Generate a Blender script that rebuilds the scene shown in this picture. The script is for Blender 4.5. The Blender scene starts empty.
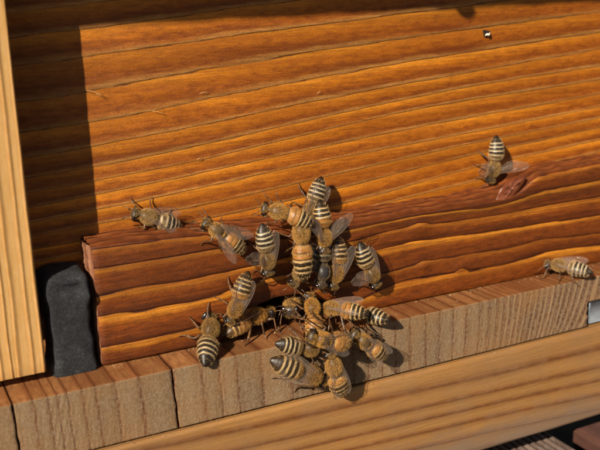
import bpy, math, random
import numpy as np
from mathutils import Matrix, Vector

# ------------------------------------------------------------------ camera, light (all lengths below in millimetres, U turns them into metres)
U = 0.001
rng = np.random.default_rng(7)
random.seed(7)
scene = bpy.context.scene
COL = scene.collection

F = 900.0                                    # focal length in photo pixels (600 wide)
_ex = np.array([1900., -300., F]); _ex /= np.linalg.norm(_ex)
_ed = np.array([118., 3450., F]); _ed -= _ex * (_ed @ _ex); _ed /= np.linalg.norm(_ed)
_ez = -_ed; _ey = np.cross(_ez, _ex)
R = np.stack([_ex, _ey, _ez], 1)             # world -> camera (x right, y down, z forward)
CAM = np.array([-79.05, -172.97, 69.93])


def ray(px, py):
    return R.T @ np.array([px - 300., py - 225., F])


def on_y(px, py, Y):
    d = ray(px, py); return CAM + d * (Y - CAM[1]) / d[1]


def on_z(px, py, Z):
    d = ray(px, py); return CAM + d * (Z - CAM[2]) / d[2]


cam_d = bpy.data.cameras.new('camera')
cam = bpy.data.objects.new('camera', cam_d)
COL.objects.link(cam)
rt, dn, fw = R[0], R[1], R[2]
m = Matrix(((rt[0], -dn[0], -fw[0]), (rt[1], -dn[1], -fw[1]), (rt[2], -dn[2], -fw[2]))).to_4x4()
m.translation = Vector(CAM * U)
cam.matrix_world = m
cam_d.sensor_width = 36
cam_d.lens = F * 36 / 600
cam_d.clip_start = 0.01
cam_d.clip_end = 5000
cam_d.dof.use_dof = True
cam_d.dof.focus_distance = 0.190
cam_d.dof.aperture_fstop = 26
scene.camera = cam

LIGHT = np.array([1.40, 1.0, -0.98]); LIGHT /= np.linalg.norm(LIGHT)
SUN_EL = math.asin(-LIGHT[2])
world = bpy.data.worlds.new('World')
scene.world = world
world.use_nodes = True
wt = world.node_tree
wt.nodes.clear()
sky = wt.nodes.new('ShaderNodeTexSky')
sky.sky_type = 'NISHITA'
sky.sun_disc = False
sky.sun_elevation = SUN_EL
sky.sun_rotation = math.atan2(-LIGHT[0], -LIGHT[1])
bg = wt.nodes.new('ShaderNodeBackground')
bg.inputs[1].default_value = 0.05
wo = wt.nodes.new('ShaderNodeOutputWorld')
wt.links.new(sky.outputs[0], bg.inputs[0])
wt.links.new(bg.outputs[0], wo.inputs[0])
sun_d = bpy.data.lights.new('sun', 'SUN')
sun_d.energy = 5.0
sun_d.angle = math.radians(0.5)
sun_d.color = (1.0, 0.90, 0.74)
sun = bpy.data.objects.new('sun', sun_d)
COL.objects.link(sun)
sun.rotation_euler = Vector(-LIGHT).to_track_quat('Z', 'Y').to_euler()
sun.location = Vector(-LIGHT * 2)
scene.view_settings.view_transform = 'Standard'
scene.view_settings.look = 'None'
scene.view_settings.gamma = 1
scene.view_settings.exposure = 0.5
scene.render.engine = 'CYCLES'


# ------------------------------------------------------------------ node helper
class NT:
    def __init__(s, name):
        s.mat = bpy.data.materials.new(name)
        s.mat.use_nodes = True
        s.t = s.mat.node_tree
        s.t.nodes.clear()
        s.out = s.t.nodes.new('ShaderNodeOutputMaterial')

    def put(s, sock, v):
        if v is None:
            return
        if isinstance(v, bpy.types.NodeSocket):
            s.t.links.new(v, sock)
        elif isinstance(v, (tuple, list)):
            sock.default_value = tuple(v) + ((1.0,) if len(v) == 3 and sock.type == 'RGBA' else ())
        else:
            sock.default_value = v

    def n(s, typ, **kw):
        nd = s.t.nodes.new('ShaderNode' + typ)
        for k, v in kw.items():
            setattr(nd, k, v)
        return nd

    def math(s, op, a, b=None, c=None, clamp=False):
        nd = s.n('Math', operation=op, use_clamp=clamp)
        s.put(nd.inputs[0], a); s.put(nd.inputs[1], b); s.put(nd.inputs[2], c)
        return nd.outputs[0]

    def attr(s, name, out=2):
        return s.n('Attribute', attribute_name=name).outputs[out]

    def mm(s, scale=(1, 1, 1), rot=(0, 0, 0), loc=(0, 0, 0)):
        tc = s.n('TexCoord')
        mp = s.n('Mapping')
        s.put(mp.inputs[0], tc.outputs['Object'])
        mp.inputs['Scale'].default_value = tuple(1000 * k for k in scale)
        mp.inputs['Rotation'].default_value = rot
        mp.inputs['Location'].default_value = loc
        return mp.outputs[0]

    def noise(s, vec, scale=1.0, detail=3, rough=0.55, dist=0.0):
        nd = s.n('TexNoise')
        s.put(nd.inputs['Vector'], vec)
        nd.inputs['Scale'].default_value = scale
        nd.inputs['Detail'].default_value = detail
        nd.inputs['Roughness'].default_value = rough
        nd.inputs['Distortion'].default_value = dist
        return nd.outputs[0]

    def ramp(s, fac, stops, interp='LINEAR'):
        nd = s.n('ValToRGB')
        cr = nd.color_ramp
        cr.interpolation = interp
        while len(cr.elements) < len(stops):
            cr.elements.new(0.5)
        for e, (p, c) in zip(cr.elements, sorted(stops, key=lambda q: q[0])):
            e.position = p
            e.color = (c, c, c, 1) if isinstance(c, (int, float)) else (*c, 1)
        s.put(nd.inputs[0], fac)
        return nd.outputs[0]

    def mix(s, fac, a, b, mode='MIX'):
        nd = s.n('Mix', data_type='RGBA', blend_type=mode)
        s.put(nd.inputs[0], fac); s.put(nd.inputs[6], a); s.put(nd.inputs[7], b)
        return nd.outputs[2]

    def bump(s, h, strength, dist_mm, normal=None):
        nd = s.n('Bump')
        nd.inputs['Strength'].default_value = strength
        nd.inputs['Distance'].default_value = dist_mm * U
        s.put(nd.inputs['Height'], h)
        if normal is not None:
            s.put(nd.inputs['Normal'], normal)
        return nd.outputs[0]

    def principled(s, color, rough=0.5, normal=None, spec=0.5, coat=0.0, coat_rough=0.2, metal=0.0, alpha=None, sheen=0.0, sub=0.0):
        p = s.n('BsdfPrincipled')
        s.put(p.inputs['Base Color'], color)
        s.put(p.inputs['Roughness'], rough)
        s.put(p.inputs['Specular IOR Level'], spec)
        s.put(p.inputs['Coat Weight'], coat)
        s.put(p.inputs['Coat Roughness'], coat_rough)
        s.put(p.inputs['Metallic'], metal)
        if normal is not None:
            s.put(p.inputs['Normal'], normal)
            s.put(p.inputs['Coat Normal'], normal)
        if alpha is not None:
            s.put(p.inputs['Alpha'], alpha)
        if sheen:
            s.put(p.inputs['Sheen Weight'], sheen)
        s.t.links.new(p.outputs[0], s.out.inputs[0])
        return p


def wood_mat(name, stops, axis, mottle=(.30, .09, .02), mottle_amt=.6, mottle_at=None, ringvar=.25, rough=.45, spec=.4,
             fibre=(.80, 1.12), bump=.35, coat=0.0, speck=.5, large=.25, wobble=.03, grain_bump=.08, stain=None, fscale=(.18, 3.2), wob_scale=(.08, .9), fade=None, grain=0.0, grit_amt=.5, edge=None, dense=None, streak=0.0, mscale=(.35, 1.1), patches=None):
    """wood: ring attribute -> colour profile inside one ring; axis = direction of the grain ('x','y','z')."""
    g = NT(name)

    def st(along, across):
        return tuple(along if a == axis else across for a in 'xyz')
    ring = g.attr('ring')
    w = g.noise(g.mm(st(*wob_scale)), 1.0, 3)
    r = g.math('ADD', ring, g.math('MULTIPLY', g.math('SUBTRACT', w, .5), wobble * 2))
    fr = g.math('FRACT', r)
    col = g.ramp(fr, stops)
    if dense:                                  # tight rings: half of each ring is dark late wood
        mr = g.n('MapRange'); g.put(mr.inputs[0], ring)
        mr.inputs[1].default_value, mr.inputs[2].default_value = dense[0], dense[1]
        col = g.mix(mr.outputs[0], col, g.ramp(fr, dense[2]))
    # per ring tone
    fl = g.n('TexWhiteNoise', noise_dimensions='1D')
    g.put(fl.inputs['W'], g.math('FLOOR', r))
    tone = g.math('MULTIPLY_ADD', fl.outputs[0], ringvar * 2, 1 - ringvar)
    # broad colour drift along the board
    big = g.noise(g.mm(st(.012, .07)), 1.0, 3)
    tone = g.math('MULTIPLY', tone, g.math('MULTIPLY_ADD', big, large * 2, 1 - large))
    fib = g.noise(g.mm(st(*fscale)), 1.0, 5, .65)
    tone = g.math('MULTIPLY', tone, g.math('MULTIPLY_ADD', fib, (fibre[1] - fibre[0]) * 1.6, fibre[0] - .3 * (fibre[1] - fibre[0])))
    if streak:
        sk = g.ramp(g.noise(g.mm(st(.016, 2.1)), 1.0, 4, .6), [(.30, 0.0), (.70, 1.0)])
        tone = g.math('MULTIPLY', tone, g.math('MULTIPLY_ADD', sk, streak * 2, 1 - streak))
    cmb = g.n('CombineColor')
    for i in range(3):
        g.put(cmb.inputs[i], tone)
    col = g.mix(1.0, col, cmb.outputs[0], 'MULTIPLY')
    if fade:                                   # stretches where the ring pattern is washed out
        fc, famt, fsc = fade
        fn_ = g.ramp(g.noise(g.mm(st(*fsc)), 1.0, 3, .5, .3), [(.40, 0.0), (.62, 1.0)])
        fmask = g.ramp(fr, [(0.0, 0.0), (.06, 0.0), (.12, 1.0), (.96, 1.0), (1.0, .6)])
        col = g.mix(g.math('MULTIPLY', g.math('MULTIPLY', fn_, fmask), famt), col, fc)
    if grain:
        gn_ = g.noise(g.mm(st(1.6, 3.4)), 1.0, 4, .75)
        gv = g.math('MULTIPLY_ADD', gn_, grain * 2, 1 - grain)
        cg = g.n('CombineColor')
        for i in range(3):
            g.put(cg.inputs[i], gv)
        col = g.mix(1.0, col, cg.outputs[0], 'MULTIPLY')
    if patches:                                # darker resin streaks: (x, z, half length, half height, amount)
        sp_ = g.n('SeparateXYZ'); g.put(sp_.inputs[0], g.mm((1, 1, 1)))
        pn = g.math('MULTIPLY_ADD', g.noise(g.mm(st(.10, .7)), 1.0, 4, .6), 2.4, -1.2)
        for x_, z_, rx_, rz_, am_ in patches:
            dx = g.math('DIVIDE', g.math('SUBTRACT', sp_.outputs[0], x_), rx_)
            dz = g.math('DIVIDE', g.math('SUBTRACT', sp_.outputs[2], z_), rz_)
            rr_ = g.math('ADD', g.math('ADD', g.math('MULTIPLY', dx, dx), g.math('MULTIPLY', dz, dz)), pn)
            mk = g.n('MapRange'); g.put(mk.inputs[0], rr_)
            mk.inputs[1].default_value = 0; mk.inputs[2].default_value = 1.3; mk.inputs[3].default_value = am_; mk.inputs[4].default_value = 0
            col = g.mix(mk.outputs[0], col, mottle)
    # blotchy varnish soaked into the early wood
    mo = g.noise(g.mm(st(*mscale)), 1.0, 5, .7, .4)
    mof = g.ramp(mo, [(.42, 0.0), (.66, 1.0)])
    if mottle_at:
        mof = g.math('MULTIPLY', mof, g.ramp(fr, mottle_at))
    col = g.mix(g.math('MULTIPLY', mof, mottle_amt), col, mottle)
    sp = g.noise(g.mm(st(.9, 2.4)), 1.0, 2, .5)
    spf = g.ramp(sp, [(.70, 0.0), (.76, 1.0)])
    col = g.mix(g.math('MULTIPLY', spf, speck), col, tuple(c * .35 for c in mottle))
    if stain:
        a, scl, amt = stain
        sn = g.noise(g.mm((scl, scl, scl)), 1.0, 5, .65)
        col = g.mix(g.math('MULTIPLY', g.ramp(sn, [(.45, 0.0), (.65, 1.0)]), amt), col, a)
    if edge:                                   # weathered lower edge of the board
        ez0, ez1, ec = edge
        sep = g.n('SeparateXYZ'); g.put(sep.inputs[0], g.mm((1, 1, 1)))
        en_ = g.math('MULTIPLY_ADD', g.noise(g.mm(st(.12, .35)), 1.0, 5, .65), 12.0, -6.0)
        ef = g.n('MapRange'); g.put(ef.inputs[0], g.math('ADD', sep.outputs[2], en_))
        ef.inputs[1].default_value = ez0; ef.inputs[2].default_value = ez1; ef.inputs[3].default_value = .8; ef.inputs[4].default_value = 0
        col = g.mix(ef.outputs[0], col, ec)
    grit = g.noise(g.mm((4.6, 4.6, 4.6)), 1.0, 4, .7)
    h = g.math('ADD', g.math('MULTIPLY', fib, .6), g.math('MULTIPLY', grit, grit_amt))
    n1 = g.bump(h, bump, .35)
    n2 = g.bump(g.math('MULTIPLY', g.noise(g.mm(st(.05, .5)), 1.0, 2), 1.0), grain_bump, 2.0, n1)
    rg = g.math('MULTIPLY_ADD', mo, .3, rough - .15)
    g.principled(col, rg, n2, spec, coat, .25)
    return g.mat


# ------------------------------------------------------------------ mesh helper
class Acc:
    def __init__(s):
        s.v = []; s.f = []; s.mi = []; s.ring = []; s.n = 0

    def add(s, verts, faces, mi=0, ring=None):
        verts = np.asarray(verts, float).reshape(-1, 3)
        s.v.append(verts)
        s.f += [tuple(int(i) + s.n for i in f) for f in faces]
        s.mi += [mi] * len(faces)
        s.ring.append(np.zeros(len(verts)) if ring is None else np.asarray(ring, float).reshape(-1))
        s.n += len(verts)

    def grid(s, P, ring=None, mi=0, out=(0, -1, 0), close_v=False):
        P = np.asarray(P, float)
        nu, nv = P.shape[:2]
        idx = np.arange(nu * nv).reshape(nu, nv)
        a, b, c, d = idx[:-1, :-1], idx[1:, :-1], idx[1:, 1:], idx[:-1, 1:]
        F_ = np.stack([a, b, c, d], -1).reshape(-1, 4)
        V = P.reshape(-1, 3)
        e1 = V[F_[:, 2]] - V[F_[:, 0]]; e2 = V[F_[:, 3]] - V[F_[:, 1]]
        nn = np.cross(e1, e2)
        area = np.linalg.norm(nn, axis=1)
        F_ = F_[area > 1e-4]
        if len(F_) and (nn.sum(0) @ np.array(out)) < 0:
            F_ = F_[:, ::-1]
        s.add(V, F_.tolist(), mi, ring)

    def box(s, lo, hi, mi=0, ring=0.5, bev=0.3):
        x0, y0, z0 = lo; x1, y1, z1 = hi
        b = bev
        pts = []
        for x, sx in ((x0, 1), (x1, -1)):
            for y, sy in ((y0, 1), (y1, -1)):
                for z, sz in ((z0, 1), (z1, -1)):
                    pts += [(x, y + sy * b, z + sz * b), (x + sx * b, y, z + sz * b), (x + sx * b, y + sy * b, z)]
        # three verts per corner (x-face, y-face, z-face)
        def k(i, j, l, a): return ((i * 2 + j) * 2 + l) * 3 + a
        F_ = []
        for i in (0, 1):
            F_.append([k(i, 0, 0, 0), k(i, 0, 1, 0), k(i, 1, 1, 0), k(i, 1, 0, 0)])
            F_.append([k(0, i, 0, 1), k(0, i, 1, 1), k(1, i, 1, 1), k(1, i, 0, 1)])
            F_.append([k(0, 0, i, 2), k(0, 1, i, 2), k(1, 1, i, 2), k(1, 0, i, 2)])
        for i in (0, 1):
            for j in (0, 1):
                F_.append([k(i, j, 0, 0), k(i, j, 1, 0), k(i, j, 1, 1), k(i, j, 0, 1)])
                F_.append([k(i, 0, j, 0), k(i, 1, j, 0), k(i, 1, j, 2), k(i, 0, j, 2)])
                F_.append([k(0, i, j, 1), k(1, i, j, 1), k(1, i, j, 2), k(0, i, j, 2)])
                for l in (0, 1):
                    F_.append([k(i, j, l, 0), k(i, j, l, 1), k(i, j, l, 2)])
        s.add(pts, F_, mi, np.full(24, ring))

    def build(s, name, mats, parent=None, smooth=True, recalc=False):
        me = bpy.data.meshes.new(name)
        V = np.concatenate(s.v) * U
        me.from_pydata(V.tolist(), [], s.f)
        for mt in (mats if isinstance(mats, (list, tuple)) else [mats]):
            me.materials.append(mt)
        me.polygons.foreach_set('material_index', s.mi)
        me.polygons.foreach_set('use_smooth', [smooth] * len(s.f))
        at = me.attributes.new('ring', 'FLOAT', 'POINT')
        at.data.foreach_set('value', np.concatenate(s.ring))
        if recalc:
            import bmesh
            bm = bmesh.new(); bm.from_mesh(me)
            bmesh.ops.recalc_face_normals(bm, faces=bm.faces)
            bm.to_mesh(me); bm.free()
        me.update()
        o = bpy.data.objects.new(name, me)
        COL.objects.link(o)
        if parent is not None:
            o.parent = parent
        return o


def thing(name, label, cat, loc=(0, 0, 0), group=None):
    o = bpy.data.objects.new(name, None)
    o.empty_display_size = 0.005
    COL.objects.link(o)
    o.location = loc
    o['label'] = label; o['category'] = cat
    if group:
        o['group'] = group
    return o


def wob(x, seed, amp, wl):
    """smooth 1-d noise"""
    r = np.random.default_rng(seed)
    x = np.asarray(x, float)
    y = np.zeros_like(x)
    for k in range(5):
        y += np.sin(x / wl * (1 + k * .83) * 2 * math.pi + r.uniform(0, 6.28)) * r.uniform(.4, 1) / (1 + k * .7)
    return y * amp * .5


def smooth_lerp(x, pts, win=3):
    """interpolation through pts with rounded corners"""
    pts = sorted(pts)
    xs = np.array([p[0] for p in pts]); ys = np.array([p[1] for p in pts])
    acc = np.zeros_like(np.asarray(x, float))
    offs = np.linspace(-win, win, 13)
    for o in offs:
        acc += np.interp(x + o, xs, ys)
    return acc / len(offs)


FR = np.array([0, .015, .035, .06, .10, .15, .21, .28, .36, .45, .56, .68, .80, .89, .95, .98])


def relief_grid(us, lines, vlo, vhi, depth_fn, edge_r=(0, 0, 0, 0), amp=1.0, wavy=0.0):
    """us: positions along the grain; lines: [n_lines, nu] positions of the ring lines across the grain (ascending);
    vlo/vhi: board limits (arrays over us). Returns v, ring, depth (proud of the face) on a grid that follows the rings."""
    nl, nu = lines.shape
    rr = np.concatenate([k + FR for k in range(nl - 1)] + [[nl - 1.0]])
    v = np.empty((nu, len(rr)))
    for i in range(nu):
        v[i] = np.interp(rr, np.arange(nl), lines[:, i])
    ring = np.repeat(rr[None], nu, 0)
    lo = np.broadcast_to(vlo, (nu,))[:, None]; hi = np.broadcast_to(vhi, (nu,))[:, None]
    vc = np.clip(v, lo, hi)
    for i in range(nu):                       # ring value where the row was clipped
        bad = vc[i] != v[i]
        if bad.any():
            ring[i, bad] = np.interp(vc[i, bad], lines[:, i], np.arange(nl))
    d = depth_fn(ring) * amp
    dlo = vc - lo; dhi = hi - vc
    for dist, r in ((dlo, edge_r[0]), (dhi, edge_r[1])):
        if r > 0:
            t = np.clip(dist / r, 0, 1)
            d -= r * (1 - np.sqrt(np.clip(1 - (1 - t) ** 2, 0, 1)))
    for dist, r in (((us - us[0])[:, None], edge_r[2]), ((us[-1] - us)[:, None], edge_r[3])):
        if r > 0:
            t = np.clip(dist / r, 0, 1)
            d -= r * (1 - np.sqrt(np.clip(1 - (1 - t) ** 2, 0, 1)))
    return vc, ring, d


def lines_from(photo_lines, us, Y, wobble=.12, wl=30, win=3):
    out = []
    for k, pl in enumerate(photo_lines):
        pts = []
        for px, py in pl:
            p = on_y(px, py, Y)
            pts.append((p[0], p[2]))
        pts.sort()
        if win > 6:                            # carry the end slopes on so the wide smoothing does not bend the ends
            (xa, za), (xb, zb_) = pts[-2], pts[-1]
            pts.append((xb + 60, zb_ + 60 * (zb_ - za) / (xb - xa)))
            (xa, za), (xb, zb_) = pts[1], pts[0]
            pts.insert(0, (xb - 60, zb_ - 60 * (za - zb_) / (xa - xb)))
        out.append(smooth_lerp(us, pts, win) + wob(us, 100 + k + int(abs(Y) * 7), wobble, wl))
    out = np.array(out)
    out = np.sort(out, axis=0)
    for k in range(1, len(out)):
        out[k] = np.maximum(out[k], out[k - 1] + .25)
    return out


# ------------------------------------------------------------------ ground
gr = NT('soil')
gn = gr.noise(gr.mm((.02, .02, .02)), 1, 6, .65)
gr.principled(gr.ramp(gn, [(.3, (.012, .010, .008)), (.7, (.05, .038, .024))]), 1.0, gr.bump(gn, .6, 12), spec=0.0)
a = Acc()
gs = np.concatenate([-np.geomspace(3e6, 40, 14), [0], np.geomspace(40, 3e6, 14)])
GX, GY = np.meshgrid(gs, gs, indexing='ij')
GZ = -420 + 6 * np.sin(GX * .011) * np.cos(GY * .013)
a.grid(np.stack([GX, GY, GZ], -1), out=(0, 0, 1))
g = a.build('ground', gr.mat)
g['kind'] = 'structure'
g['label'] = 'dark bare soil under the hive stand'

# ------------------------------------------------------------------ wood materials
_pp = [(on_y(px, py, 0), rx_, rz_, am) for px, py, rx_, rz_, am in ((445, 28, 9, .8, .75), (452, 50, 10, 1.0, .7), (455, 70, 10, .8, .6), (560, 90, 14, 1.0, .35), (380, 90, 13, .9, .35),
                                                                    (250, 48, 16, .9, .5), (190, 95, 12, .8, .35), (500, 105, 12, .8, .4), (225, 232, 12, 1.2, .6))]
M_wall = wood_mat('varnished_spruce', [
    (0.00, (.13, .045, .009)), (.014, (.16, .055, .010)), (.035, (.45, .205, .055)), (.16, (.38, .150, .030)), (.23, (.24, .064, .006)),  # dark first stops paint the groove and its shadow under each ridge
    (.34, (.26, .066, .004)), (.50, (.40, .112, .005)), (.78, (.56, .180, .009)), (.97, (.62, .225, .018)), (.99, (.40, .140, .016))],
    'x', mottle=(.14, .026, .0015), mottle_amt=.8, mottle_at=[(0.0, .2), (.15, .6), (.25, 1.0), (.5, .85), (.85, .45), (1.0, .2)],
    ringvar=.18, rough=.44, spec=.28, bump=.50, coat=.06, large=.42, fibre=(.68, 1.14), wobble=.12, grain=.50, streak=.27,
    fade=((.36, .098, .006), .70, (.016, .30)), grit_amt=.9, mscale=(.32, 1.1), patches=[(p_[0], p_[2], a_, b_, c_) for p_, a_, b_, c_ in _pp])
M_bar = wood_mat('reddish_varnished_pine', [
    (0.00, (.018, .005, .002)), (.012, (.04, .010, .003)), (.035, (.080, .017, .003)), (.30, (.150, .034, .004)), (.56, (.21, .049, .005)),
    (.72, (.30, .080, .006)), (.86, (.60, .220, .019)), (.965, (.54, .185, .015)), (.992, (.09, .025, .004))],
    'x', mottle=(.055, .012, .002), mottle_amt=.75, mottle_at=[(0, .9), (.5, .9), (.75, .7), (.88, .3), (1, .15)],
    ringvar=.24, rough=.42, spec=.32, bump=.50, coat=.08, large=.42, wobble=.16, fibre=(.56, 1.2), grain=.34, streak=.38,
    fade=((.19, .044, .005), .85, (.014, .24)), grit_amt=.8)
M_bartop = wood_mat('fissured_bar_top', [
    (0.00, (.02, .006, .003)), (.1, (.09, .020, .006)), (.5, (.19, .045, .010)), (.85, (.30, .085, .018)), (1.0, (.03, .01, .005))],
    'x', mottle=(.06, .018, .008), mottle_amt=.6, ringvar=.2, rough=.5, bump=.5, wobble=.15)
M_barend = wood_mat('worn_bar_end', [
    (0.0, (.12, .04, .02)), (.3, (.36, .15, .075)), (.7, (.42, .20, .11)), (1.0, (.15, .05, .025))],
    'z', mottle=(.10, .03, .015), mottle_amt=.6, ringvar=.2, rough=.55, bump=.6, wobble=.15)
M_lower = wood_mat('oiled_light_pine', [
    (0.00, (.13, .043, .011)), (.05, (.17, .065, .017)), (.22, (.30, .140, .040)), (.5, (.34, .168, .050)), (.78, (.30, .138, .039)),
    (.93, (.19, .070, .018)), (1.0, (.16, .055, .013))],
    'x', mottle=(.30, .14, .055), mottle_amt=.4, ringvar=.05, rough=.58, spec=.3, bump=.35, large=.25, speck=.35, wobble=.08, grain=.2, streak=.10, fibre=(.74, 1.14),
    stain=((.22, .14, .08), .09, .25), edge=(-36, -28, (.185, .125, .085)))
M_post = wood_mat('pale_pine', [
    (0.00, (.38, .185, .048)), (.08, (.43, .215, .060)), (.30, (.51, .275, .088)), (.6, (.54, .305, .102)), (.85, (.51, .265, .082)), (.95, (.44, .220, .060)), (1.0, (.38, .185, .048))],
    'z', mottle=(.62, .40, .18), mottle_amt=.30, ringvar=.04, rough=.6, spec=.3, bump=.28, large=.15, speck=.0, wobble=.05, fibre=(.90, 1.06), grain_bump=.03, grain=.12)
M_endgrain = wood_mat('weathered_end_grain', [
    (0.00, (.13, .048, .020)), (.03, (.17, .066, .028)), (.075, (.265, .155, .075)), (.5, (.29, .182, .094)), (.88, (.245, .138, .066)),
    (.97, (.21, .092, .038)), (1.0, (.13, .048, .020))],
    'z', mottle=(.37, .265, .17), mottle_amt=.65, mscale=(1.6, 1.9), ringvar=.16, rough=.8, spec=.2, bump=.75, large=.25, fibre=(.70, 1.12), speck=.45, wobble=.06,
    grain_bump=.15, stain=((.36, .175, .062), .05, .6), fscale=(2.2, 2.6), wob_scale=(.5, .9), grain=.45, grit_amt=1.6,
    dense=(29, 36, [(0, (.12, .045, .020)), (.22, (.15, .062, .028)), (.42, (.33, .19, .09)), (.72, (.35, .21, .105)), (.9, (.18, .08, .036)), (1, (.12, .045, .020))]))
M_boardtop = wood_mat('worn_landing_top', [
    (0.00, (.10, .032, .011)), (.05, (.15, .052, .016)), (.14, (.31, .135, .046)), (.6, (.34, .150, .052)), (.88, (.27, .105, .034)), (1.0, (.10, .032, .011))],
    'y', mottle=(.15, .050, .016), mottle_amt=.65, ringvar=.25, rough=.5, spec=.35, bump=.35, large=.35, wobble=.05, fibre=(.7, 1.15), grain=.2,
    stain=((.17, .050, .014), .05, .65))
M_rough = wood_mat('rough_hidden_wood', [(0, (.16, .08, .035)), (.5, (.24, .13, .06)), (1, (.16, .08, .035))], 'x', rough=.8, bump=.5)
M_dark = wood_mat('dark_decking', [(0, (.09, .055, .040)), (.5, (.15, .095, .070)), (1, (.09, .055, .040))], 'y',
                  mottle=(.06, .035, .028), mottle_amt=.5, rough=.6, bump=.5, stain=((.24, .19, .16), .25, .35))
M_dark2 = wood_mat('reddish_dark_plank', [(0, (.09, .038, .026)), (.5, (.13, .055, .038)), (1, (.09, .038, .026))], 'y',
                   mottle=(.07, .03, .02), mottle_amt=.5, rough=.6, bump=.4)

hive = thing('beehive', 'wooden beehive front with orange varnished wall, red brown entrance bar and end grain landing board', 'beehive')


def ridge(h, start=.0, peak=.06, end=.34):
    def f(r):
        fr = r - np.floor(r + 1e-9)
        y = np.where(fr < peak, np.interp(fr, [0, peak * .35, peak], [-.35, .3, 1.0]), np.interp(fr, [peak, end * .75, end, 1.0], [1.0, .8, .15, -.25]))
        return y * h
    return f


# ------------------------------------------------------------------ wall board (Y = 0)
us = np.arange(-78, 150.1, 0.9)
W = [
    [(25, 302), (95, 287), (150, 279), (300, 250), (450, 214), (600, 178)],
    [(25, 290), (95, 275), (150, 267), (300, 237), (450, 200), (600, 165)],
    [(25, 277), (95, 262), (150, 255), (300, 225), (450, 187), (600, 152)],
    [(25, 264), (95, 250), (150, 243), (300, 213), (350, 204), (450, 173), (600, 140)],
    [(25, 251), (95, 238), (150, 231), (300, 199), (450, 160), (600, 128)],
    [(28, 237), (95, 224), (150, 217), (215, 203), (300, 183), (450, 148), (600, 118)],
    [(31, 223), (95, 209.5), (150, 200), (300, 165), (450, 137), (600, 107)],
    [(30, 208), (95, 194.5), (150, 185), (300, 151), (450, 121.5), (600, 94)],
    [(29, 193), (95, 181), (150, 172), (300, 136.5), (400, 112), (450, 103), (600, 80)],
    [(27, 178), (95, 167.5), (150, 158), (300, 122), (450, 90), (600, 66)],
    [(27, 158), (92, 147), (150, 136.5), (300, 104), (450, 76), (600, 49)],
    [(20, 133), (90, 126), (150, 110), (300, 81), (450, 55), (600, 32.5)],
    [(20, 103), (87, 92), (150, 79), (300, 54), (375, 43), (450, 31.5), (600, 12.5)],
    [(15, 66), (87, 58), (150, 47), (300, 27.5), (450, 8), (600, -10)],
    [(15, 38), (90, 30), (150, 20), (300, 0), (450, -18), (600, -36)],
    [(15, 12), (90, 4), (300, -22), (600, -60)],
    [(15, -14), (90, -24), (300, -50), (600, -90)],
    [(15, -330), (90, -330), (300, -330), (600, -330)],
]
L = lines_from(W, us, 0.0, .10, 80, 15)
vc, ring, d = relief_grid(us, L, 19.1, 121, ridge(.08), (.5, 0, 0, 0))
X = np.repeat(us[:, None], vc.shape[1], 1)
d += wob(vc.ravel() * .6 + 3, 5, .06, 9).reshape(vc.shape) + wob(us, 6, .05, 40)[:, None]
a = Acc()
a.grid(np.stack([X, -d, vc], -1), ring)
bottom = np.stack([np.stack([us, np.full_like(us, y), np.full_like(us, 19.1)], -1) for y in (.6, 20)], 1)
a.grid(bottom, out=(0, 0, -1), mi=1)
a.box((-78, .8, 19.15), (150, 20, 121), mi=1)
wall = a.build('wall_board', [M_wall, M_rough], hive)

# tiny splinters and a dark patch painting the shade of a little chip hole
M_spl = NT('pale_splinter'); M_spl.principled((.60, .33, .12), .5)
M_hole_shade = NT('hole_shade'); M_hole_shade.principled((.02, .008, .004), .7)


def tube(a, pts, rad, sides=6, mi=0, ring=None, flat=1.0):
    pts = np.asarray(pts, float); n = len(pts)
    rad = np.broadcast_to(rad, (n,))
    tg = np.gradient(pts, axis=0); tg /= np.linalg.norm(tg, axis=1)[:, None] + 1e-9
    ref = np.array([.13, .21, .97]) if abs(tg[0][2]) < .9 else np.array([1., .1, 0])
    rows = []
    for i in range(n):
        s1 = np.cross(tg[i], ref); s1 /= np.linalg.norm(s1); s2 = np.cross(s1, tg[i])
        an = np.linspace(0, 2 * math.pi, sides, endpoint=False)
        rows.append(pts[i] + rad[i] * (np.cos(an)[:, None] * s1 * flat + np.sin(an)[:, None] * s2))
    V = np.concatenate(rows)
    Fc = []
    for i in range(n - 1):
        for j in range(sides):
            k = (j + 1) % sides
            Fc.append([i * sides + j, i * sides + k, (i + 1) * sides + k, (i + 1) * sides + j])
    Fc.append(list(range(sides))[::-1]); Fc.append([(n - 1) * sides + j for j in range(sides)])
    a.add(V, Fc, mi, ring)


for px, py, dx, dz in ((95, 93, 3.2, -1.3), (100, 96, 1.6, -1.0), (159, 113, 2.6, -1.0), (204, 93, 2.0, .1), (319, 92.5, 1.0, .5), (199, 159, 1.0, .3)):
    p = on_y(px, py, -.45)
    a = Acc()
    t = np.linspace(0, 1, 6)
    tube(a, np.stack([p[0] + dx * (t - .5), np.full(6, -.45) - .25 * np.sin(t * 3.1), p[2] + dz * (t - .5) + .2 * np.sin(t * 3)], -1), .04 * np.sin(t * 2.6 + .3) + .02, 5)
    a.build('splinter', M_spl.mat, hive)
p = on_y(486, 33, -.3)
a = Acc()
an = np.linspace(0, 2 * math.pi, 14, endpoint=False)
rr = 1 + .25 * np.sin(an * 3 + 1)
a.add([(p[0], -.42, p[2])] + [(p[0] + 1.0 * r_ * math.cos(t), -.34, p[2] + .75 * r_ * math.sin(t)) for t, r_ in zip(an, rr)], [[0, 1 + k, 1 + (k + 1) % 14] for k in range(14)])
hole = a.build('chip_hole_shade', M_hole_shade.mat, hive)
a = Acc()
q = on_y(488, 33.5, -.6)
t = np.linspace(0, 1, 7)
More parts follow.
